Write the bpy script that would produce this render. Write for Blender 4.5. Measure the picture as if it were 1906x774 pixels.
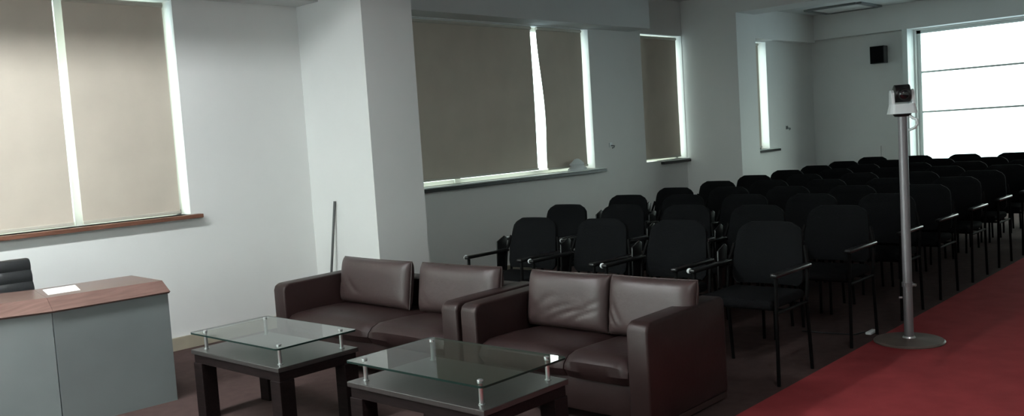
import bpy, bmesh, math, random
from mathutils import Vector, Matrix
random.seed(4)
S = bpy.context.scene
for o in list(bpy.data.objects): bpy.data.objects.remove(o)

# ------------------------------------------------------------------ camera
cam = bpy.data.cameras.new('camera'); co = bpy.data.objects.new('camera', cam)
S.collection.objects.link(co); S.camera = co
YAW, PIT, ROL, FPX, EYE = 0.7411734, 0.0780575, -0.06434479, 1693.8, 1.5
cam.sensor_width = 36; cam.lens = FPX/1906*36; cam.clip_start = .05
_f = Vector((math.cos(YAW)*math.cos(PIT), math.sin(YAW)*math.cos(PIT), -math.sin(PIT)))
_r = _f.cross(Vector((0, 0, 1))).normalized(); _u = _r.cross(_f)
_c, _s = math.cos(ROL), math.sin(ROL)
_r, _u = _c*_r+_s*_u, -_s*_r+_c*_u
co.matrix_world = Matrix(((_r.x, _u.x, -_f.x, 0), (_r.y, _u.y, -_f.y, 0), (_r.z, _u.z, -_f.z, EYE), (0, 0, 0, 1)))

# ------------------------------------------------------------------ light and exposure
SKY = 6.8
LAMP_A = 53.0      # ceiling panel over the stage, beside the window wall
LAMP_FILL = 60.0       # added fill lamp, out of view, lifts the dim middle walls
EXPOSURE = 0.0
S.view_settings.view_transform = 'Standard'; S.view_settings.look = 'None'
S.view_settings.gamma = 1; S.view_settings.use_curve_mapping = False
S.view_settings.exposure = EXPOSURE
w = bpy.data.worlds.new('daylight'); S.world = w; w.use_nodes = True
nt = w.node_tree; nt.nodes.clear()
out = nt.nodes.new('ShaderNodeOutputWorld'); bg = nt.nodes.new('ShaderNodeBackground')
tc = nt.nodes.new('ShaderNodeTexCoord'); sep = nt.nodes.new('ShaderNodeSeparateXYZ'); ramp = nt.nodes.new('ShaderNodeValToRGB')
mr = nt.nodes.new('ShaderNodeMapRange'); mr.inputs[1].default_value = -.12; mr.inputs[2].default_value = .15
nt.links.new(tc.outputs['Generated'], sep.inputs[0]); nt.links.new(sep.outputs[2], mr.inputs[0])
nt.links.new(mr.outputs[0], ramp.inputs[0]); nt.links.new(ramp.outputs[0], bg.inputs[0]); nt.links.new(bg.outputs[0], out.inputs[0])
ramp.color_ramp.elements[0].color = (.28, .36, .40, 1); ramp.color_ramp.elements[1].color = (.88, 1, .93, 1)
e = ramp.color_ramp.elements.new(.45); e.color = (.74, .92, .90, 1)
bg.inputs[1].default_value = SKY

# ------------------------------------------------------------------ materials
def mat(name, col, rough=.6, metal=0, spec=.5, noise=0, nscale=8, bump=0, bscale=60, stretch=(1, 1, 1), coat=0):
    m = bpy.data.materials.new(name); m.use_nodes = True; t = m.node_tree
    b = t.nodes['Principled BSDF']; b.inputs['Base Color'].default_value = (*col, 1)
    b.inputs['Roughness'].default_value = rough; b.inputs['Metallic'].default_value = metal
    b.inputs['Specular IOR Level'].default_value = spec; b.inputs['Coat Weight'].default_value = coat
    if noise or bump:
        c = t.nodes.new('ShaderNodeTexCoord'); mp = t.nodes.new('ShaderNodeMapping'); mp.inputs['Scale'].default_value = stretch
        t.links.new(c.outputs['Object'], mp.inputs[0])
    if noise:
        n = t.nodes.new('ShaderNodeTexNoise'); n.inputs['Scale'].default_value = nscale; n.inputs['Detail'].default_value = 4
        r = t.nodes.new('ShaderNodeValToRGB')
        r.color_ramp.elements[0].position = .3; r.color_ramp.elements[1].position = .7
        r.color_ramp.elements[0].color = (*[x*(1-noise) for x in col], 1); r.color_ramp.elements[1].color = (*[min(1, x*(1+noise)) for x in col], 1)
        t.links.new(mp.outputs[0], n.inputs[0]); t.links.new(n.outputs[0], r.inputs[0]); t.links.new(r.outputs[0], b.inputs['Base Color'])
    if bump:
        n2 = t.nodes.new('ShaderNodeTexNoise'); n2.inputs['Scale'].default_value = bscale; n2.inputs['Detail'].default_value = 3
        bp = t.nodes.new('ShaderNodeBump'); bp.inputs['Strength'].default_value = bump; bp.inputs['Distance'].default_value = .01
        t.links.new(mp.outputs[0], n2.inputs[0]); t.links.new(n2.outputs[0], bp.inputs['Height']); t.links.new(bp.outputs[0], b.inputs['Normal'])
    return m
def glassmat(name, tint, edge=False, ior=1.5, rough=0.0):
    m = bpy.data.materials.new(name); m.use_nodes = True; t = m.node_tree; t.nodes.clear()
    o = t.nodes.new('ShaderNodeOutputMaterial'); mx = t.nodes.new('ShaderNodeMixShader')
    tr = t.nodes.new('ShaderNodeBsdfTransparent'); tr.inputs[0].default_value = (*tint, 1)
    gl = t.nodes.new('ShaderNodeBsdfGlossy'); gl.inputs['Roughness'].default_value = rough
    fr = t.nodes.new('ShaderNodeFresnel'); fr.inputs[0].default_value = ior
    # a thin pane reflects at both of its faces: 2R/(1+R), counted once on the entering face
    def mth(op, x, y):
        n = t.nodes.new('ShaderNodeMath'); n.operation = op
        for i, v in enumerate((x, y)):
            if isinstance(v, (int, float)): n.inputs[i].default_value = v
            else: t.links.new(v, n.inputs[i])
        return n.outputs[0]
    geo = t.nodes.new('ShaderNodeNewGeometry')
    f2 = mth('MULTIPLY', mth('DIVIDE', mth('MULTIPLY', fr.outputs[0], 2.0), mth('ADD', fr.outputs[0], 1.0)), mth('SUBTRACT', 1.0, geo.outputs['Backfacing']))
    t.links.new(f2, mx.inputs[0]); t.links.new(tr.outputs[0], mx.inputs[1]); t.links.new(gl.outputs[0], mx.inputs[2])
    t.links.new(mx.outputs[0], o.inputs[0]); return m
def emis(name, col, st):
    m = bpy.data.materials.new(name); m.use_nodes = True; b = m.node_tree.nodes['Principled BSDF']
    b.inputs['Base Color'].default_value = (.8, .8, .8, 1)
    b.inputs['Emission Color'].default_value = (*col, 1); b.inputs['Emission Strength'].default_value = st; return m

M_WALL = mat('wall_paint', (.76, .765, .745), .75, noise=.02, nscale=2)
M_CEIL = mat('ceiling_paint', (.60, .61, .60), .8, noise=.02, nscale=2)
M_FLOOR = mat('brown_carpet', (.066, .042, .039), .95, spec=.1, noise=.12, nscale=14, bump=.4, bscale=300)
M_RED = mat('red_carpet', (.31, .045, .050), .95, spec=.08, noise=.12, nscale=5, bump=.4, bscale=300)
M_SKIRT = mat('tan_skirting', (.38, .34, .26), .5, noise=.08)
M_BLIND = mat('blind_fabric', (.58, .52, .44), .9, spec=.1, noise=.05, nscale=3)
M_RAIL = mat('blind_rail', (.55, .52, .45), .5)
M_SILL = mat('brown_sill', (.16, .07, .045), .4, noise=.3, nscale=5, stretch=(1, 8, 8))
M_SILLD = mat('dark_sill', (.012, .011, .010), .35, noise=.2)
M_FRAME = mat('window_frame', (.72, .76, .74), .4)
M_PANE = glassmat('window_glass', (.96, .985, .98))
M_LEATH = mat('brown_leather', (.021, .010, .0095), .45, spec=.3, noise=.12, nscale=6, bump=.10, bscale=40)
M_CUSH = mat('cushion_leather', (.043, .026, .025), .44, spec=.5, noise=.10, nscale=6, bump=.12, bscale=30)
M_SEAM = mat('leather_piping', (.03, .014, .012), .5)
M_WENGE = mat('dark_wood', (.010, .006, .006), .6, spec=.08, noise=.35, nscale=10, stretch=(10, 1, 10))
M_WTOP = mat('dark_wood_top', (.034, .029, .028), .33, noise=.2, nscale=10, stretch=(1, 10, 1))
M_GLASS = glassmat('table_glass', (.80, .88, .85), ior=1.6)
M_GEDGE = mat('glass_edge', (.004, .018, .014), .35, spec=.3)
M_STEEL = mat('brushed_steel', (.55, .56, .56), .3, metal=.9, noise=.05)
M_DESKW = mat('desk_wood', (.155, .090, .076), .26, noise=.18, nscale=6, stretch=(1, 9, 1))
M_DESKP = mat('desk_grey_panel', (.16, .178, .178), .28, noise=.06, nscale=3)
M_BLACKF = mat('black_fabric', (.006, .0065, .007), .95, spec=.06, bump=.3, bscale=200)
M_BLACKP = mat('black_plastic', (.007, .007, .007), .33)
M_BLACKM = mat('black_tube', (.003, .003, .003), .65, spec=.08)
M_BLEATH = mat('black_leather', (.018, .019, .020), .32, bump=.1)
M_PAPER = mat('white_paper', (.85, .85, .85), .8)
M_WHITEP = mat('white_plastic', (.72, .76, .76), .4)
M_POLE = mat('grey_pole', (.21, .20, .21), .38, metal=.35)
M_BASE = mat('stand_base', (.13, .10, .085), .45, noise=.2)
M_LENS = mat('lens_black', (.004, .004, .005), .08, spec=.8)
M_GREY = mat('grey_plastic', (.16, .17, .17), .5)
M_STICK = mat('dark_rod', (.10, .10, .10), .35, metal=.5)
M_PANEL = mat('vent_white', (.74, .75, .73), .6)

# ------------------------------------------------------------------ mesh helpers
def link(name, bm, m, parent=None, smooth=False, loc=None):
    me = bpy.data.meshes.new(name); bm.normal_update(); bm.to_mesh(me); bm.free(); me.materials.append(m)
    if smooth:
        for p in me.polygons: p.use_smooth = True
        try: me.set_sharp_from_angle(angle=math.radians(40))
        except Exception: pass
    o = bpy.data.objects.new(name, me); S.collection.objects.link(o)
    if parent: o.parent = parent
    if loc: o.location = loc
    return o
def box(bm, x0, x1, y0, y1, z0, z1, bev=0, seg=2, mtx=None):
    b2 = bmesh.new(); bmesh.ops.create_cube(b2, size=1)
    for v in b2.verts: v.co = Vector(((x0+x1)/2+v.co.x*(x1-x0), (y0+y1)/2+v.co.y*(y1-y0), (z0+z1)/2+v.co.z*(z1-z0)))
    if bev: bmesh.ops.bevel(b2, geom=b2.edges[:], offset=bev, segments=seg, profile=.5, affect='EDGES')
    if mtx: bmesh.ops.transform(b2, matrix=mtx, verts=b2.verts)
    me = bpy.data.meshes.new('t'); b2.to_mesh(me); b2.free(); bm.from_mesh(me); bpy.data.meshes.remove(me); return bm
def B(*a, **k): return box(bmesh.new(), *a, **k)
def tube(bm, pts, r, n=10, cap=True):
    pts = [Vector(p) for p in pts]; rings = []
    rr = r if isinstance(r, (list, tuple)) else [r]*len(pts)
    up = None
    for i, p in enumerate(pts):
        d = (pts[min(i+1, len(pts)-1)]-pts[max(i-1, 0)]).normalized()
        if up is None:
            up = Vector((0, 0, 1)) if abs(d.z) < .9 else Vector((1, 0, 0))
        a = d.cross(up).normalized(); b = a.cross(d).normalized(); up = b
        rings.append([bm.verts.new(p+rr[i]*(math.cos(2*math.pi*k/n)*a+math.sin(2*math.pi*k/n)*b)) for k in range(n)])
    for i in range(len(rings)-1):
        for k in range(n): bm.faces.new((rings[i][k], rings[i][(k+1) % n], rings[i+1][(k+1) % n], rings[i+1][k]))
    if cap: bm.faces.new(rings[0][::-1]); bm.faces.new(rings[-1])
    bmesh.ops.recalc_face_normals(bm, faces=bm.faces[:]); return bm
def T(pts, r, n=10): return tube(bmesh.new(), pts, r, n)
def lathe(bm, prof, c=(0, 0, 0), n=32):
    rings = [[bm.verts.new((c[0]+r*math.cos(2*math.pi*k/n), c[1]+r*math.sin(2*math.pi*k/n), c[2]+z)) for k in range(n)] for r, z in prof]
    for i in range(len(rings)-1):
        for k in range(n): bm.faces.new((rings[i][k], rings[i][(k+1) % n], rings[i+1][(k+1) % n], rings[i+1][k]))
    bm.faces.new(rings[0][::-1]); bm.faces.new(rings[-1])
    bmesh.ops.recalc_face_normals(bm, faces=bm.faces[:]); return bm
def prism(bm, poly, z0, z1):
    a = [bm.verts.new((x, y, z0)) for x, y in poly]; b = [bm.verts.new((x, y, z1)) for x, y in poly]; n = len(poly)
    bm.faces.new(a[::-1]); bm.faces.new(b)
    for i in range(n): bm.faces.new((a[i], a[(i+1) % n], b[(i+1) % n], b[i]))
    bmesh.ops.recalc_face_normals(bm, faces=bm.faces[:]); return bm
def extrude_profile(bm, prof, axis, a0, a1):
    """closed profile in the two other axes swept along axis: 'y' -> (x,z); 'x' -> (y,z)"""
    f = (lambda p, t: (p[0], t, p[1])) if axis == 'y' else (lambda p, t: (t, p[0], p[1]))
    a = [bm.verts.new(f(p, a0)) for p in prof]; b = [bm.verts.new(f(p, a1)) for p in prof]; n = len(prof)
    bm.faces.new(a); bm.faces.new(b[::-1])
    for i in range(n): bm.faces.new((a[i], a[(i+1) % n], b[(i+1) % n], b[i]))
    bmesh.ops.recalc_face_normals(bm, faces=bm.faces[:]); return bm
def bev(bm, off, seg=3, ang=30):
    ed = [e for e in bm.edges if len(e.link_faces) == 2 and e.calc_face_angle(0) > math.radians(ang)]
    bmesh.ops.bevel(bm, geom=ed, offset=off, segments=seg, profile=.5, affect='EDGES'); return bm
def rrect(x0, x1, y0, y1, r, n=6):
    out = []
    for cx, cy, a in ((x1-r, y1-r, 0), (x0+r, y1-r, 90), (x0+r, y0+r, 180), (x1-r, y0+r, 270)):
        for i in range(n+1):
            t = math.radians(a+90*i/n); out.append((cx+r*math.cos(t), cy+r*math.sin(t)))
    return out
def thing(name, label, cat, loc=(0, 0, 0), rz=0, group=None):
    o = bpy.data.objects.new(name, None); S.collection.objects.link(o); o.location = loc; o.rotation_euler = (0, 0, rz)
    o.empty_display_size = .1
    return tag(o, label, cat, group)
def tag(o, label, cat, group=None):
    o['label'] = label; o['category'] = cat
    if group: o['group'] = group
    return o
def struct(name, bm, m, label=None, smooth=False):
    o = link(name, bm, m, smooth=smooth); o['kind'] = 'structure'; o['category'] = name.split('_')[0]
    if label: o['label'] = label
    return o
def dup(root, loc, label=None, group=None):
    r = root.copy(); S.collection.objects.link(r); r.location = loc
    if label: r['label'] = label
    if group: r['group'] = group
    for ch in list(root.children):
        c = ch.copy(); S.collection.objects.link(c); c.parent = r
        for g in ch.children:
            d = g.copy(); S.collection.objects.link(d); d.parent = c
    return r

# ------------------------------------------------------------------ room shell
YW, XB, HC = 6.75, 15.27, 3.2
X0, Y0 = -2.0, -3.0
WT = .24
struct('floor', B(X0-.2, XB+.3, Y0-.2, YW+.3, -.2, 0), M_FLOOR, 'dark brown carpeted floor')
struct('ceiling', B(X0-.2, XB+.3, Y0-.2, YW+.3, HC, HC+.2), M_CEIL, 'grey white ceiling')
openings = [(.3, 3.60, 1.05, 2.73), (5.70, 8.93, 1.05, 2.73), (10.05, 11.055, 1.05, 2.73), (12.4, 13.56, 1.05, 2.73)]
bm = bmesh.new(); px = X0-.2
for a, b, z0, z1 in openings:
    box(bm, px, a, YW, YW+WT, 0, HC); box(bm, a, b, YW, YW+WT, 0, z0); box(bm, a, b, YW, YW+WT, z1, HC); px = b
box(bm, px, XB+.3, YW, YW+WT, 0, HC)
struct('wall_left', bm, M_WALL, 'white window wall on the left')
WY0, WY1, WZ0, WZ1 = .6, 5.03, .62, 2.77
bm = bmesh.new()
box(bm, XB, XB+.24, WY1, YW, 0, HC); box(bm, XB, XB+.24, Y0-.2, WY0, 0, HC)
box(bm, XB, XB+.24, WY0, WY1, 0, WZ0); box(bm, XB, XB+.24, WY0, WY1, WZ1, HC)
struct('wall_back', bm, M_WALL, 'pale wall at the far end of the room')
struct('wall_right', B(X0-.2, XB+.3, Y0-.2, Y0, 0, HC), M_WALL)
bm = bmesh.new(); box(bm, X0-.2, X0, Y0, 2.2, 0, HC); box(bm, X0-.2, X0, 6.2, YW, 0, HC); box(bm, X0-.2, X0, 2.2, 6.2, 0, .8); box(bm, X0-.2, X0, 2.2, 6.2, 2.6, HC)
struct('wall_front', bm, M_WALL)
CY = 5.865
struct('trim_1', B(4.755, 5.30, CY, YW, 0, HC, ), M_WALL, 'white square pillar standing behind the far sofa')
struct('trim_2', B(11.06, 11.58, 5.91, YW, 0, HC), M_WALL, 'grey-white square pillar further down the window wall')
BP = .32
struct('trim_3', B(X0, 4.755, YW-BP, YW, 2.745, HC), M_CEIL, 'lowered ceiling edge over the near window')
struct('trim_4', B(5.30, 9.80, YW-BP, YW, 2.74, HC), M_CEIL, 'lowered ceiling edge over the middle window')
struct('trim_5', B(11.06, 11.58, Y0, 5.91, 2.94, HC), M_WALL, 'ceiling beam crossing the room at the second pillar')
struct('trim_6', B(11.58, 15.05, YW-.16, YW, 2.75, HC), M_WALL, 'boxed beam over the last narrow window')
struct('trim_7', B(15.02, XB, Y0, YW, 2.79, HC), M_WALL, 'boxed beam across the far wall')
struct('trim_8', B(14.98, XB, 5.06, 5.14, 0, 2.79), M_FRAME, 'pale upright post beside the bright far window')
struct('trim_9', B(XB-.03, XB, 5.62, 6.72, 0, .96), M_WALL, 'low panel on the far wall')
bm = bmesh.new()
for a, b in ((X0, 4.755), (5.30, 11.06), (11.58, XB)): box(bm, a, b, YW-.02, YW, 0, .10)
struct('baseboard_left', bm, M_SKIRT, 'tan skirting along the window wall')

# ---- windows
def window(n, a, b, sillmat, sa, sb, mull, st):
    bm = bmesh.new(); y0, y1 = YW+.15, YW+.2
    z0, z1 = 1.05, 2.73
    for q in ((a, a+.04, z0, z1), (b-.04, b, z0, z1), (a, b, z0, z0+.04), (a, b, z1-.04, z1)): box(bm, q[0], q[1], y0, y1, q[2], q[3])
    for m_ in mull: box(bm, m_-.04, m_+.04, y0-.02, y1, z0, z1)
    f = struct('window_%d' % n, bm, M_FRAME)
    link('glass', B(a+.02, b-.02, y0+.02, y0+.026, z0+.02, z1-.02), M_PANE, f)
    if sillmat is M_SILL: link('window_sill', B(sa, sb, YW-st, YW+.13, 1.02, 1.05, bev=.004), sillmat, f)
    else:
        link('window_sill', B(sa, sb, YW-st, YW+.13, 1.035, 1.05, bev=.003), M_FRAME, f)
        link('sill_edge', B(sa-.01, sb+.01, YW-st-.012, YW-.001, 1.0, 1.034, bev=.003), M_SILLD, f)
    return f
window(1, .3, 3.60, M_SILL, .25, 3.67, [2.80, 1.2], .075)['label'] = 'near window behind the two bright beige blinds'
window(2, 5.70, 8.93, M_SILLD, 5.60, 9.05, [6.7], .07)['label'] = 'middle window behind brown blinds, between the pillars'
window(3, 10.05, 11.055, M_SILLD, 10.40, 11.06, [], .05)['label'] = 'narrow window just before the second pillar'
window(4, 12.4, 13.56, M_SILLD, 12.4, 13.82, [], .05)['label'] = 'narrow window sliver just past the second pillar'
bm = bmesh.new(); xa, xb = XB+.06, XB+.12
for y in (WY0, WY1-.06): box(bm, xa, xb, y, y+.06, WZ0, WZ1)
for z in (WZ0, WZ1-.05): box(bm, xa, xb, WY0, WY1, z, z+.05)
f5 = struct('window_5', bm, M_FRAME, 'large bright window filling the far wall')
bm = bmesh.new(); box(bm, xa+.01, xb-.01, WY0, WY1-.03, 2.09, 2.12)
link('glazing_bar', bm, M_FRAME, f5)
link('glazing_bar', B(xa+.01, xb-.01, WY0, WY1-.03, 1.455, 1.485), M_FRAME, f5)
link('glass', B(xa+.025, xa+.032, WY0+.02, WY1-.02, WZ0+.02, WZ1-.02), M_PANE, f5)

bm = bmesh.new()
for y in (2.2, 3.5, 4.83, 6.14): box(bm, X0-.14, X0-.08, y, y+.06, .8, 2.6)
for z in (.8, 2.54): box(bm, X0-.14, X0-.08, 2.2, 6.2, z, z+.06)
f6 = struct('window_6', bm, M_FRAME, 'added unseen window behind the stage, lighting the pillar')  # unseen window, added to brighten the first pillar and near wall
link('glass', B(X0-.115, X0-.108, 2.22, 6.18, .82, 2.58), M_PANE, f6)

# ---- blinds
def blind(a, b, zb, label, top=2.715, edge=None, wav=.0):
    """a roller blind: slightly rippled fabric with thickness, roller tube, bottom rail"""
    bm = bmesh.new(); nx, nz = 24, 24; front = []; back = []
    for j in range(nz+1):
        z = zb+.02+(top-.004-zb-.02)*j/nz; t = 1-j/nz
        xa_ = a+(edge(t) if edge else 0)
        rf, rb = [], []
        for i in range(nx+1):
            x = xa_+(b-xa_)*i/nx
            y = YW+.055+wav*t*math.sin(x*7+z*2.0)+wav*.5*math.sin(x*3.1-z*4)
            rf.append(bm.verts.new((x, y, z))); rb.append(bm.verts.new((x, y+.003, z)))
        front.append(rf); back.append(rb)
    for j in range(nz):
        for i in range(nx):
            bm.faces.new((front[j][i], front[j][i+1], front[j+1][i+1], front[j+1][i]))
            bm.faces.new((back[j][i+1], back[j][i], back[j+1][i], back[j+1][i+1]))
    for j in range(nz):
        bm.faces.new((front[j][0], front[j+1][0], back[j+1][0], back[j][0]))
        bm.faces.new((front[j][nx], back[j][nx], back[j+1][nx], front[j+1][nx]))
    for i in range(nx):
        bm.faces.new((front[0][i], back[0][i], back[0][i+1], front[0][i+1]))
        bm.faces.new((front[nz][i], front[nz][i+1], back[nz][i+1], back[nz][i]))
    bmesh.ops.recalc_face_normals(bm, faces=bm.faces[:])
    t = thing('roller_blind', label, 'window blind', ((a+b)/2, YW+.055, zb), 0, 'roller blinds over the windows')
    off = Matrix.Translation((-(a+b)/2, -(YW+.055), -zb))
    bmesh.ops.transform(bm, matrix=off, verts=bm.verts)
    link('fabric', bm, M_BLIND, t, smooth=True)
    h = (b-a)/2
    link('roller_tube', T([(-h, .0, top-zb-.022), (h, .0, top-zb-.022)], .018, 14), M_RAIL, t, smooth=True)
    e0 = edge(1) if edge else 0
    link('bottom_rail', B(-h+e0, h, -.008, .010, 0, .024, bev=.003), M_RAIL, t)
blind(1.80, 2.72, 1.062, 'beige roller blind nearest the left edge of the photo, above the desk chair', wav=.004)
blind(2.785, 3.545, 1.062, 'beige roller blind over the right half of the near window, beside the bare white wall', wav=.004)
blind(5.76, 7.93, 1.10, 'wide brown roller blind right after the first pillar', top=2.732, wav=.006)
blind(8.03, 8.855, 1.085, 'narrower brown roller blind with a bowed left edge, over the middle window',
      top=2.732, edge=lambda t: .075*math.sin(min(1, t*1.15)*math.pi*.62)**2, wav=.006)
blind(10.10, 10.985, 1.075, 'roller blind over the narrow window against the second pillar', wav=.003)
blind(12.45, 13.40, 1.075, 'roller blind mostly hidden behind the second pillar', wav=.003)

# ------------------------------------------------------------------ ceiling lights (out of the frame above the stage) and vent
def panel_light(x, y, sx, sy, power, label, skirt=.125):
    """fluorescent trough: open housing with deep sides and one glowing tube along X"""
    t = thing('ceiling_light', label, 'ceiling light', (x, y, HC), 0)
    bm = bmesh.new(); a, b = sx/2, sy/2
    box(bm, -a-.02, a+.02, -b-.02, -b, -skirt, -.0005); box(bm, -a-.02, a+.02, b, b+.02, -skirt, -.0005)
    box(bm, -a-.02, -a, -b, b, -skirt, -.0005); box(bm, a, a+.02, -b, b, -skirt, -.0005)
    link('housing', bm, M_GREY, t)
    link('lamp_tube', T([(-a+.1, 0, -.022), (a-.1, 0, -.022)], .02, 16), emis('lamp_glow', (.94, .99, 1), power/((sx-.2)*.05)/math.pi), t, smooth=True)
panel_light(1.9, 4.7, 1.4, .5, LAMP_A, 'long lit trough lamp in the ceiling above the coffee tables')
panel_light(0.4, 4.6, 1.4, .5, LAMP_A*1.5, 'long lit trough lamp in the ceiling before the desk')
panel_light(-1.1, 4.6, 1.4, .5, LAMP_A*2.2, 'long lit trough lamp in the ceiling at the front end of the stage')
panel_light(1.2, -0.6, 1.4, .5, LAMP_FILL, 'added unseen fill lamp in the ceiling, far from the windows', skirt=.045)  # invented fixture, added as fill for the walls beyond the first pillar
t = thing('ceiling_vent', 'pale square air vent in the far ceiling near the corner', 'vent', (14.45, 5.85, HC))
bm = bmesh.new()
for s in (-1, 1): box(bm, -.42, .42, s*.42-.04, s*.42+.04, -.03, 0); box(bm, s*.42-.04, s*.42+.04, -.38, .38, -.03, 0)
link('frame', bm, M_GREY, t); link('grille', B(-.38, .38, -.38, .38, -.018, 0), M_PANEL, t)

# ------------------------------------------------------------------ red runner
o = link('carpet_runner', B(-1.9, 12.6, .3, 2.28, 0.0005, .009), M_RED)
tag(o, 'long red carpet runner down the aisle beside the chair rows', 'carpet')

# ------------------------------------------------------------------ sofas
def cushion(name, parent, cx, cy, cz, w, h, d, lean, seed, m=M_CUSH, yaw=0):
    """plump rectangular cushion: w along Y, h up, d thick; pleats near one lower corner"""
    rnd = random.Random(seed); bm = bmesh.new(); N = 40
    def P(u, v, s):
        pu, pv = abs(u)**3.5, abs(v)**3.5
        th = (d/2)*(max(0, 1-abs(u)**5)*max(0, 1-abs(v)**5))**.42
        pin = 1-.045*(pv if abs(u) < 2 else 0)
        y = u*w/2*(1-.03*abs(v)**2*0); z = v*h/2*(1-.02*(1-u*u))
        wr = 0
        for (u0, v0, u1, v1, amp) in folds:
            dx, dy = (u1-u0)*w/2, (v1-v0)*h/2; L = math.hypot(dx, dy); ex, ey = (u-u0)*w/2, (v-v0)*h/2
            al = (ex*dx+ey*dy)/L/L; pe = (-ex*dy+ey*dx)/L-.010*math.sin(al*math.pi)
            if -.15 < al < 1.15: wr += -amp*math.exp(-(pe/.011)**2)*math.sin(max(0, min(1, (al+.15)/1.3))*math.pi)
        return Vector((s*th-(wr if s < 0 else 0), y, z))
    folds = {2: [(.69, .27, .36, -.50, .009), (.97, .05, .74, -.55, .009), (.86, -.30, .80, -.70, .006), (.5, -.1, .2, -.6, .004)],
             3: [(-.75, .3, -.9, -.4, .004), (.8, -.2, .6, -.7, .005)],
             5: [(.21, .18, .71, -.45, .006), (-.50, -.24, .36, -.83, .009), (-.79, -.28, -.14, -.87, .009), (-.9, .1, -.4, -.5, .006), (-.2, -.1, .55, -.65, .006)],
             4: [(.96, .0, .72, -.70, .009), (.80, .05, .55, -.60, .007), (.97, -.45, .85, -.85, .006), (-.7, -.4, -.5, -.8, .004)]}[seed]
    g = {}
    for s in (-1, 1):
        for i in range(N+1):
            for j in range(N+1):
                u, v = math.sin((-1+2*i/N)*math.pi/2), math.sin((-1+2*j/N)*math.pi/2)
                ed = i in (0, N) or j in (0, N)
                if ed and s == 1: g[s, i, j] = g[-1, i, j]
                else:
                    p = P(u, v, s)
                    if ed: p.x = 0
                    g[s, i, j] = bm.verts.new(p)
        for i in range(N):
            for j in range(N): bm.faces.new((g[s, i, j], g[s, i+1, j], g[s, i+1, j+1], g[s, i, j+1]))
    bmesh.ops.recalc_face_normals(bm, faces=bm.faces[:])
    mt = Matrix.Translation((cx, cy, cz)) @ Matrix.Rotation(yaw, 4, 'Z') @ Matrix.Rotation(lean, 4, 'Y')
    bmesh.ops.transform(bm, matrix=mt, verts=bm.verts)
    o = link(name, bm, m, parent, smooth=True)
    # piping round the rim
    pb = bmesh.new(); rim = []
    for i in range(0, N+1): rim.append((math.sin((-1+2*i/N)*math.pi/2), -1))
    for j in range(1, N+1): rim.append((1, math.sin((-1+2*j/N)*math.pi/2)))
    for i in range(N-1, -1, -1): rim.append((math.sin((-1+2*i/N)*math.pi/2), 1))
    for j in range(N-1, 0, -1): rim.append((-1, math.sin((-1+2*j/N)*math.pi/2)))
    rim.append(rim[0])
    tube(pb, [Vector((0, u*w/2, v*h/2*(1-.02*(1-u*u)))) for u, v in rim], .004, 6)
    bmesh.ops.transform(pb, matrix=mt, verts=pb.verts)
    link('piping', pb, M_SEAM, o, smooth=True)
    return o
def sofa(xf, y0, y1, arm, seam, cush, label):
    """faces -X; y0 < y1; xf = front plane of the arms"""
    t = thing('sofa', label, 'sofa', (xf, y0, 0), 0, 'leather sofas before the chair rows')
    W = y1-y0; D = .75
    def armshape(a, b):
        prof = [(0.0, .05), (.0, .52), (.012, .55), (.045, .566), (.72, .575), (.75, .55), (.75, .05)]
        bm = extrude_profile(bmesh.new(), prof, 'y', a, b); return bev(bm, .014, 3, 25)
    link('armrest', armshape(0, arm), M_LEATH, t, smooth=True)
    link('armrest', armshape(W-arm, W), M_LEATH, t, smooth=True)
    link('backrest', B(.60, .755, arm+.002, W-arm-.002, .05, .563, bev=.018, seg=3), M_LEATH, t, smooth=True)
    link('seat_base', B(.035, .60, arm+.002, W-arm-.002, .06, .24, bev=.012), M_LEATH, t, smooth=True)
    sm = seam-y0
    for a, b in ((arm+.004, sm-.003), (sm+.003, W-arm-.004)):
        bm = bmesh.new(); NX, NY = 16, 16; top = {}
        prof = [(0.02, .235), (-.012, .28), (-.008, .33), (.03, .366), (.09, .378), (.25, .380), (.45, .372), (.60, .365)]
        for j in range(NY+1):
            v = math.sin((-1+2*j/NY)*math.pi/2); y = (a+b)/2+v*(b-a)/2
            e = .026*abs(v)**6
            for i, (x, z) in enumerate(prof):
                top[i, j] = bm.verts.new((x+e*.6*(i < 4), y, z-e*(i > 1)+.003*math.sin(y*17+x*9)*(i > 3)))
        n = len(prof)
        for j in range(NY):
            for i in range(n-1): bm.faces.new((top[i, j], top[i+1, j], top[i+1, j+1], top[i, j+1]))
        bot = [bm.verts.new((.60, (a if j == 0 else b), .235)) for j in (0, 1)]
        bm.faces.new([top[i, 0] for i in range(n)]+[bot[0]]); bm.faces.new([top[i, NY] for i in range(n)][::-1]+[bot[1]][::1] if False else [bot[1]]+[top[i, NY] for i in range(n-1, -1, -1)])
        bm.faces.new([top[n-1, j] for j in range(NY+1)]+[bot[1], bot[0]])
        bm.faces.new([top[0, j] for j in range(NY, -1, -1)]+[bot[0], bot[1]])
        bmesh.ops.recalc_face_normals(bm, faces=bm.faces[:])
        link('seat_cushion', bm, M_LEATH, t, smooth=True)
    for k, (a, b, sd, yaw) in enumerate(cush):
        cushion('back_cushion', t, .475, (a+b)/2-y0, .535, b-a, .325, .155, math.radians(9), sd, yaw=yaw)
    link('plinth_strip', B(.05, .735, .002, .012, .02, .05), M_SEAM, t)
    for x in (.08, .67):
        for y in (.06, W-.06): link('foot', lathe(bmesh.new(), [(.022, 0), (.026, .05)], (x, y, 0), 14), M_BLACKP, t)
    return t
sofa(3.58, 3.765, 5.635, .13, 4.60, [(3.86, 4.57, 3, 0.03), (4.67, 5.46, 2, -.05)],
     'longer dark brown leather sofa in front of the white pillar')
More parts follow.
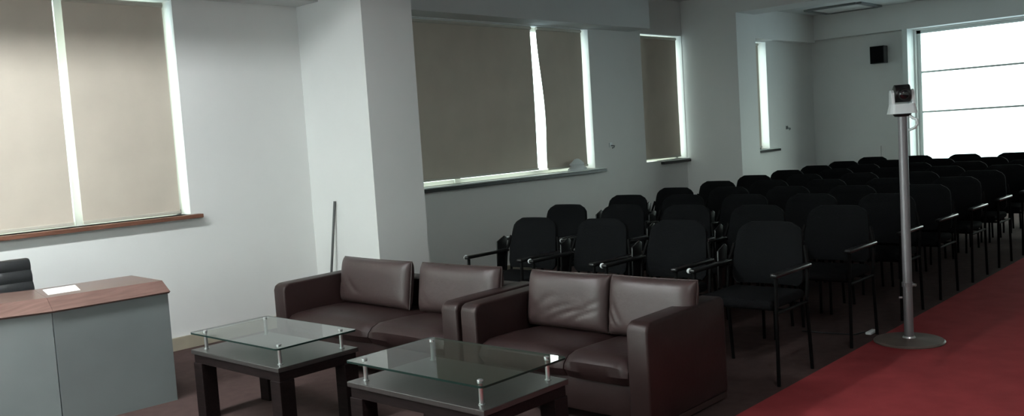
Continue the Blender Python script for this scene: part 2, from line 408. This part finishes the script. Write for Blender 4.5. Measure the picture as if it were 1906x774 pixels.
sofa(3.58, 2.455, 3.735, .125, 2.99, [(2.465, 3.005, 4, 0.0), (3.015, 3.60, 5, .0)],
     'shorter dark brown leather sofa nearest the red carpet, its back to the front chairs')

# ------------------------------------------------------------------ coffee tables
def table(x0, x1, y0, y1, label):
    t = thing('coffee_table', label, 'coffee table', (x0, y0, 0), 0, 'glass topped coffee tables')
    W, L = x1-x0, y1-y0
    bm = bmesh.new(); box(bm, 0, W, 0, L, .375, .40, bev=.003)
    link('wood_top', bm, M_WTOP, t)
    bm = bmesh.new(); s = .012
    box(bm, s, W-s, s, s+.03, .325, .375); box(bm, s, W-s, L-s-.03, L-s, .325, .375)
    box(bm, s, s+.03, s+.03, L-s-.03, .325, .375); box(bm, W-s-.03, W-s, s+.03, L-s-.03, .325, .375)
    link('apron', bm, M_WENGE, t)
    for x in (.006, W-.096):
        for y in (.006, L-.096): link('leg', B(x, x+.09, y, y+.09, 0, .325, bev=.003), M_WENGE, t)
    g = prism(bmesh.new(), rrect(0, W, 0, L, .022), .492, .500)
    go = link('glass_top', g, M_GLASS, t); go['label'] = 'clear greenish glass top'
    rr = rrect(-.0008, W+.0008, -.0008, L+.0008, .022); bm = bmesh.new(); n = len(rr)
    r2 = rrect(.0006, W-.0006, .0006, L-.0006, .021)
    vs = [[bm.verts.new((x, y, z)) for x, y in R_] for R_, z in ((rr, .4915), (rr, .5005), (r2, .5005), (r2, .4915))]
    for k in range(4):
        for i in range(n): bm.faces.new((vs[k][i], vs[k][(i+1) % n], vs[(k+1) % 4][(i+1) % n], vs[(k+1) % 4][i]))
    bmesh.ops.recalc_face_normals(bm, faces=bm.faces[:])
    link('glass_rim', bm, M_GEDGE, go)
    for x in (.06, W-.06):
        for y in (.07, L-.07):
            sp = link('standoff', lathe(bmesh.new(), [(.015, .40), (.015, .404), (.010, .405), (.010, .491)], (x, y, 0), 18), M_STEEL, t, smooth=True)
            link('cap', lathe(bmesh.new(), [(.013, .5005), (.013, .506), (.010, .508)], (x, y, 0), 18), M_STEEL, sp, smooth=True)
table(2.555, 3.105, 2.565, 3.465, 'dark wood coffee table with glass top nearer the camera, before the shorter sofa')
table(2.53, 3.045, 4.00, 4.885, 'dark wood coffee table with glass top between the desk and the longer sofa')

# ------------------------------------------------------------------ podium desk
def desk():
    t = thing('panel_desk', 'brown wood topped desk with grey front panels, standing by the near window', 'desk', (2.0, 5.6, 0))
    o = Vector((2.0, 5.6))
    # right module: plan corners
    def L(p): return (p[0]-2.0, p[1]-5.6)
    A, Bc, Cc, Dd = (2.005, 5.50), (2.66, 5.42), (2.69, 5.90), (2.10, 5.96)
    # left module swings back by about 15 degrees
    A2, D2 = (1.10, 5.84), (1.32, 6.30)
    def top(p0, p1, p2, p3):
        bm = bmesh.new(); prism(bm, [L(p) for p in (p0, p1, p2, p3)], .722, .75); return bm
    e = .0015
    link('desk_top', top(A, Bc, Cc, Dd), M_DESKW, t)
    link('desk_top', top(A2, (A[0]-e, A[1]), (Dd[0]-e, Dd[1]), D2), M_DESKW, t)
    def fascia(p, q, out0, out1):
        bm = bmesh.new(); P, Q = L(p), L(q)
        P2, Q2 = L(out0), L(out1)
        f = [(P[0], P[1], .75), (Q[0], Q[1], .75), (Q2[0], Q2[1], .685), (P2[0], P2[1], .685)]
        n = Vector((0, .02, -.012))
        a = [bm.verts.new(v) for v in f]; b = [bm.verts.new(Vector(v)+n) for v in f]
        bm.faces.new(a); bm.faces.new(b[::-1])
        for i in range(4): bm.faces.new((a[i], b[i], b[(i+1) % 4], a[(i+1) % 4]))
        bmesh.ops.recalc_face_normals(bm, faces=bm.faces[:]); return bm
    FA, FB, FA2 = (1.985, 5.375), (2.665, 5.335), (1.07, 5.70)
    link('bevelled_edge', fascia(A, Bc, FA, FB), M_DESKW, t)
    link('bevelled_edge', fascia(A2, (A[0]-e, A[1]), FA2, (FA[0]-e, FA[1])), M_DESKW, t)
    def panel(p, q, z0, z1, m, bow=0):
        bm = bmesh.new(); P, Q = Vector(L(p)), Vector(L(q)); d = (Q-P).normalized(); n = Vector((-d.y, d.x))*.02
        prism(bm, [tuple(P), tuple(Q), tuple(Q+n), tuple(P+n)], z0, z1); return bm
    r = link('front_panel', panel((1.99, 5.40), (2.66, 5.362), .0, .684, M_DESKP), M_DESKP, t)
    r = link('front_panel', panel((1.08, 5.73), (1.985, 5.405), .0, .684, M_DESKP), M_DESKP, t)
    link('side_panel', panel((2.662, 5.385), (2.672, 5.885), .0, .722, M_DESKP), M_DESKP, t)
    link('side_panel', panel((1.10, 5.78), (1.30, 6.24), .0, .722, M_DESKP), M_DESKP, t)
desk()
o = link('paper_sheet', prism(bmesh.new(), [(2.05, 5.60), (2.23, 5.585), (2.31, 5.86), (2.12, 5.87)], .7505, .7525), M_PAPER)
tag(o, 'white sheet of paper lying on the brown desk top', 'paper')

# ------------------------------------------------------------------ black office chair behind the desk
t = thing('office_chair', 'black leather office chair with ribbed back behind the desk', 'office chair', (1.995, 6.33, 0), math.radians(-4))
bm = bmesh.new(); prof = []
zs = [.46+.015*i for i in range(0, 31)]
for z in zs: prof.append((-.035-.012*abs(math.sin((z-.46)/.075*math.pi))+.10*((z-.46)/.45), z))
back = [(p[0]+.055+.0, p[1]) for p in reversed(prof)]
extrude_profile(bm, prof+back, 'x', -.245, .245)
link('backrest', bev(bm, .012, 2, 50), M_BLEATH, t, smooth=True)
bm = bmesh.new(); sp = []
for i in range(0, 25): x = -.36+.4*i/24; sp.append((x, .485+.012*abs(math.sin(i/24*5*math.pi))-.05*max(0, (-.28-x)/.08)))
extrude_profile(bm, sp+[(.04, .43), (-.34, .43)], 'x', -.24, .24); link('seat', bev(bm, .01, 2, 50), M_BLEATH, t, smooth=True)
for s in (-1, 1):
    link('armrest', T([(s*.25, .06, .66), (s*.27, .0, .68), (s*.27, -.12, .68), (s*.27, -.15, .66), (s*.265, -.13, .46), (s*.22, -.13, .44)], .012), M_STEEL, t, smooth=True)
link('gas_column', lathe(bmesh.new(), [(.028, .09), (.028, .25), (.02, .26), (.02, .43)], (0, -.12, 0), 16), M_BLACKM, t, smooth=True)
for k in range(5):
    a = math.radians(90+72*k); dx, dy = math.cos(a), math.sin(a)
    l = link('base_leg', T([(0, -.12, .10), (dx*.25, -.12+dy*.25, .07)], [.022, .014]), M_STEEL, t, smooth=True)
    c = Vector((dx*.25, -.12+dy*.25, .03)); 
    link('caster', T([c-Vector((-dy*.02, dx*.02, 0)), c+Vector((-dy*.02, dx*.02, 0))], .03, 14), M_BLACKP, l, smooth=True)

# ------------------------------------------------------------------ audience chairs
def chair_proto(label):
    """faces -X, origin on the floor under the middle of the seat"""
    t = thing('conference_chair', label, 'chair', (0, 0, 0))
    # seat
    bm = B(-.23, .21, -.235, .235, .425, .485, bev=.025, seg=3); link('seat', bm, M_BLACKF, t, smooth=True)
    # curved padded back with rounded, slightly narrowing top
    bm = bmesh.new(); NU, NV = 14, 14; g = {}
    for s in (0, 1):
        for j in range(NV+1):
            v = j/NV; z = .50+.375*v
            hw = .232-.03*v**2
            if v > .80: hw -= .07*((v-.80)/.20)**2.6
            if v < .12: hw -= .03*((.12-v)/.12)**2
            for i in range(NU+1):
                u = -1+2*i/NU
                x = .20+.075*v+.028*u*u*-1+(.048 if s else 0)-.010*math.sin(math.pi*v)*(0 if s else 1)
                if i in (0, NU) or j in (0, NV): x += (-.014 if s else .014)
                g[s, i, j] = bm.verts.new((x, u*hw, z))
    for j in range(NV):
        for i in range(NU):
            bm.faces.new((g[0, i, j], g[0, i+1, j], g[0, i+1, j+1], g[0, i, j+1])); bm.faces.new((g[1, i+1, j], g[1, i, j], g[1, i, j+1], g[1, i+1, j+1]))
        bm.faces.new((g[0, 0, j], g[0, 0, j+1], g[1, 0, j+1], g[1, 0, j])); bm.faces.new((g[0, NU, j], g[1, NU, j], g[1, NU, j+1], g[0, NU, j+1]))
    for i in range(NU):
        bm.faces.new((g[0, i, 0], g[1, i, 0], g[1, i+1, 0], g[0, i+1, 0])); bm.faces.new((g[0, i, NV], g[0, i+1, NV], g[1, i+1, NV], g[1, i, NV]))
    bmesh.ops.recalc_face_normals(bm, faces=bm.faces[:])
    link('backrest', bm, M_BLACKF, t, smooth=True)
    for s in (-1, 1):
        y = s*.262
        link('leg', T([(-.23, y, 0), (-.225, y, .40), (-.215, y, .615)], .011), M_BLACKM, t, smooth=True)
        link('leg', T([(.21, y, 0), (.17, y, .42), (.20, y, .62), (.235, s*.232, .74)], .011), M_BLACKM, t, smooth=True)
        link('side_rail', T([(-.22, y, .415), (.17, y, .415)], .010), M_BLACKM, t, smooth=True)
        a = link('armrest', B(-.245, .215, y-.022, y+.022, .618, .642, bev=.009, seg=3), M_BLACKP, t, smooth=True)
    link('seat_crossbar', T([(-.12, -.26, .415), (-.12, .26, .415)], .009), M_BLACKM, t, smooth=True)
    link('seat_crossbar', T([(.10, -.26, .415), (.10, .26, .415)], .009), M_BLACKM, t, smooth=True)
    # folded writing tablet hanging outside the right-hand arm, with its bright hinge
    tb = bmesh.new(); extrude_profile(tb, [(.12, .47), (.21, .47), (.25, .72), (.22, .738), (.13, .70)], 'y', .290, .302)
    link('writing_tablet', bev(tb, .004, 2, 30), M_BLACKP, t, smooth=True)
    h = link('tablet_hinge', T([(-.225, .283, .626), (-.215, .288, .626), (-.205, .300, .626), (-.200, .306, .626)], [.006, .014, .018, .012], 14), M_WHITEP, t, smooth=True); h['label'] = 'bright white tablet hinge'
    return t
rows_x = [4.93, 5.94, 6.87, 7.70, 8.56, 9.41, 10.26, 11.10, 11.98, 12.95]
first = None
ordn = ['front', 'second', 'third', 'fourth', 'fifth', 'sixth', 'seventh', 'eighth', 'ninth', 'rearmost']
posn5 = ['nearest the window wall', 'second from the window wall', 'in the middle', 'second from the aisle', 'nearest the red aisle carpet']
posn4 = ['nearest the window wall', 'second from the window wall', 'second from the red carpet', 'nearest the red aisle carpet']
rnd = random.Random(9)
for k, x in enumerate(rows_x):
    ys = [4.52, 3.885, 3.25, 2.60] if k == 0 else [5.02, 4.412, 3.805, 3.20, 2.595]
    if k == 9: ys = [4.99, 4.375, 3.76, 3.155, 2.555]
    for i, y in enumerate(ys):
        pos = (posn4 if k == 0 else posn5)[i]
        lab = 'black fabric armchair in the %s row, %s' % (ordn[k], pos)
        jx, jy = (0, 0) if i == 0 else (rnd.uniform(-.012, .012), rnd.uniform(-.004, .004))
        if first is None:
            first = chair_proto(lab); first['group'] = 'black chairs in rows for the audience'; c = first; c.location = (x, y, 0)
        else: c = dup(first, (x+jx, y+jy, 0), lab)
        if y < 2.9: c.location.z = 0.0
        c.rotation_euler.z = 0 if k in (0, 9) else rnd.uniform(-.005, .005)

# ------------------------------------------------------------------ camera pole on the aisle
px_, py_ = 6.0, 2.07
t = thing('pole_stand', 'grey metal pole on a round base at the edge of the red carpet', 'stand', (px_, py_, .0))
link('base', lathe(bmesh.new(), [(.215, .0095), (.218, .016), (.210, .024), (.06, .030), (.045, .036)], n=48), M_BASE, t, smooth=True)
link('pole', lathe(bmesh.new(), [(.029, .036), (.029, .41), (.0285, .412), (.0285, 1.468)], n=24), M_POLE, t, smooth=True)
cl = link('clamp', lathe(bmesh.new(), [(.034, .37), (.034, .40)], n=24), M_POLE, t, smooth=True)
link('clamp_screw', T([(0, -.03, .385), (-.01, -.055, .385)], .009), M_STEEL, cl, smooth=True)
link('clamp_screw', T([(-.02, .028, .30), (-.03, .045, .30)], .007), M_STEEL, cl, smooth=True)
link('foot_ring', lathe(bmesh.new(), [(.040, .036), (.036, .046)], n=24), M_STEEL, t, smooth=True)
link('mounting_plate', lathe(bmesh.new(), [(.045, 1.468), (.055, 1.480), (.055, 1.486)], n=24), M_BLACKP, t, smooth=True)
t = thing('conference_camera', 'white pan-and-tilt camera with black lens head, on top of the grey pole', 'camera', (px_, py_, 1.4865), math.radians(30))
bm = bmesh.new(); vs = [[], []]
prism(bm, rrect(-.075, .075, -.085, .085, .03), 0, .062)
for v in bm.verts:
    if v.co.z > .02: v.co.x *= .78; v.co.y *= .84
link('housing', bm, M_WHITEP, t, smooth=True)
for s in (-1, 1):
    bm = extrude_profile(bmesh.new(), [(-.055, .058), (.055, .058), (.038, .135), (.016, .152), (-.016, .152), (-.038, .135)], 'y', s*.060-.010, s*.060+.010)
    link('yoke_arm', bev(bm, .004, 2, 30), M_WHITEP, t, smooth=True)
link('camera_head', T([(0, -.049, .128), (0, -.044, .128), (0, .044, .128), (0, .049, .128)], [.045, .056, .056, .045], 24), M_BLACKP, t, smooth=True)
ln = link('lens', T([(-.04, 0, .122), (-.075, 0, .118)], [.036, .033], 24), M_BLACKP, t, smooth=True)
link('lens_glass', T([(-.075, 0, .118), (-.079, 0, .1175)], [.027, .022], 24), M_LENS, ln, smooth=True)
cb = T([(5.99, 2.02, 1.47), (5.985, 2.0, 1.455), (5.98, 1.975, 1.445), (5.98, 1.97, 1.42), (5.99, 1.99, 1.395), (6.0, 2.03, 1.38)], .009)
o = link('cable', cb, M_WHITEP, smooth=True); tag(o, 'white cable looping under the camera at the pole top', 'cable')
o = link('power_adapter', B(6.10, 6.22, 2.355, 2.395, 0.0005, .018, bev=.005), M_WHITEP, smooth=True)
tag(o, 'small white adapter lying on the floor beside the pole base', 'adapter')
o = link('cable', T([(6.00, 2.80, .006), (6.02, 2.6, .006), (6.05, 2.45, .006), (6.13, 2.41, .012)], .005), M_BLACKP, smooth=True)
tag(o, 'thin black cable on the floor under the chairs by the pole', 'cable')

# ------------------------------------------------------------------ wall speaker, rod, sill objects, hooks
t = thing('wall_speaker', 'small black loudspeaker mounted high on the far wall', 'speaker', (XB, 5.57, 2.44))
link('cabinet', B(-.23, -.06, -.125, .105, -.14, .14, bev=.008), M_BLACKP, t)
link('grille', B(-.236, -.2305, -.115, .095, -.13, .13, bev=.002), M_BLACKF, t)
link('bracket', B(-.06, -.0005, -.03, .03, -.04, .04), M_BLACKM, t)
o = link('metal_rod', T([(4.63, 6.462, 0.004), (4.742, 6.40, 1.045)], .011, 12), M_STICK, smooth=True)
tag(o, 'thin dark metal rod leaning against the white pillar', 'rod')
bm = bmesh.new(); rings = []
n = 20
prof = [(.15, 0.0), (.16, .02), (.11, .05), (.13, .075), (.08, .11), (.04, .135), (.0, .14)]
for r_, z in prof[:-1]:
    rings.append([bm.verts.new((r_*math.cos(2*math.pi*k/n)*(1+.12*math.sin(3*k+z*40)), .34*r_*math.sin(2*math.pi*k/n), z)) for k in range(n)])
tip = bm.verts.new((0.01, 0, .14))
for i in range(len(rings)-1):
    for k in range(n): bm.faces.new((rings[i][k], rings[i][(k+1) % n], rings[i+1][(k+1) % n], rings[i+1][k]))
for k in range(n): bm.faces.new((rings[-1][k], rings[-1][(k+1) % n], tip))
bm.faces.new(rings[0][::-1]); bmesh.ops.recalc_face_normals(bm, faces=bm.faces[:])
o = link('crumpled_cloth', bm, M_WHITEP, smooth=True, loc=(8.56, YW-.012, 1.051)); tag(o, 'small crumpled white cloth on the sill of the middle window', 'cloth')
for x, z, lab in ((9.27, 1.31, 'small dark hook on the wall after the middle window'), (14.19, 1.35, 'small grey hook on the wall by the far corner')):
    t = thing('wall_hook', lab, 'hook', (x, YW, z))
    link('plate', B(-.03, .03, -.012, -.0005, -.02, .035, bev=.003), M_WHITEP if x < 10 else M_GREY, t)
    link('peg', T([(0, -.012, .0), (0, -.06, -.005), (-.03, -.075, -.02), (-.06, -.07, -.03)], .008), M_GREY, t, smooth=True)
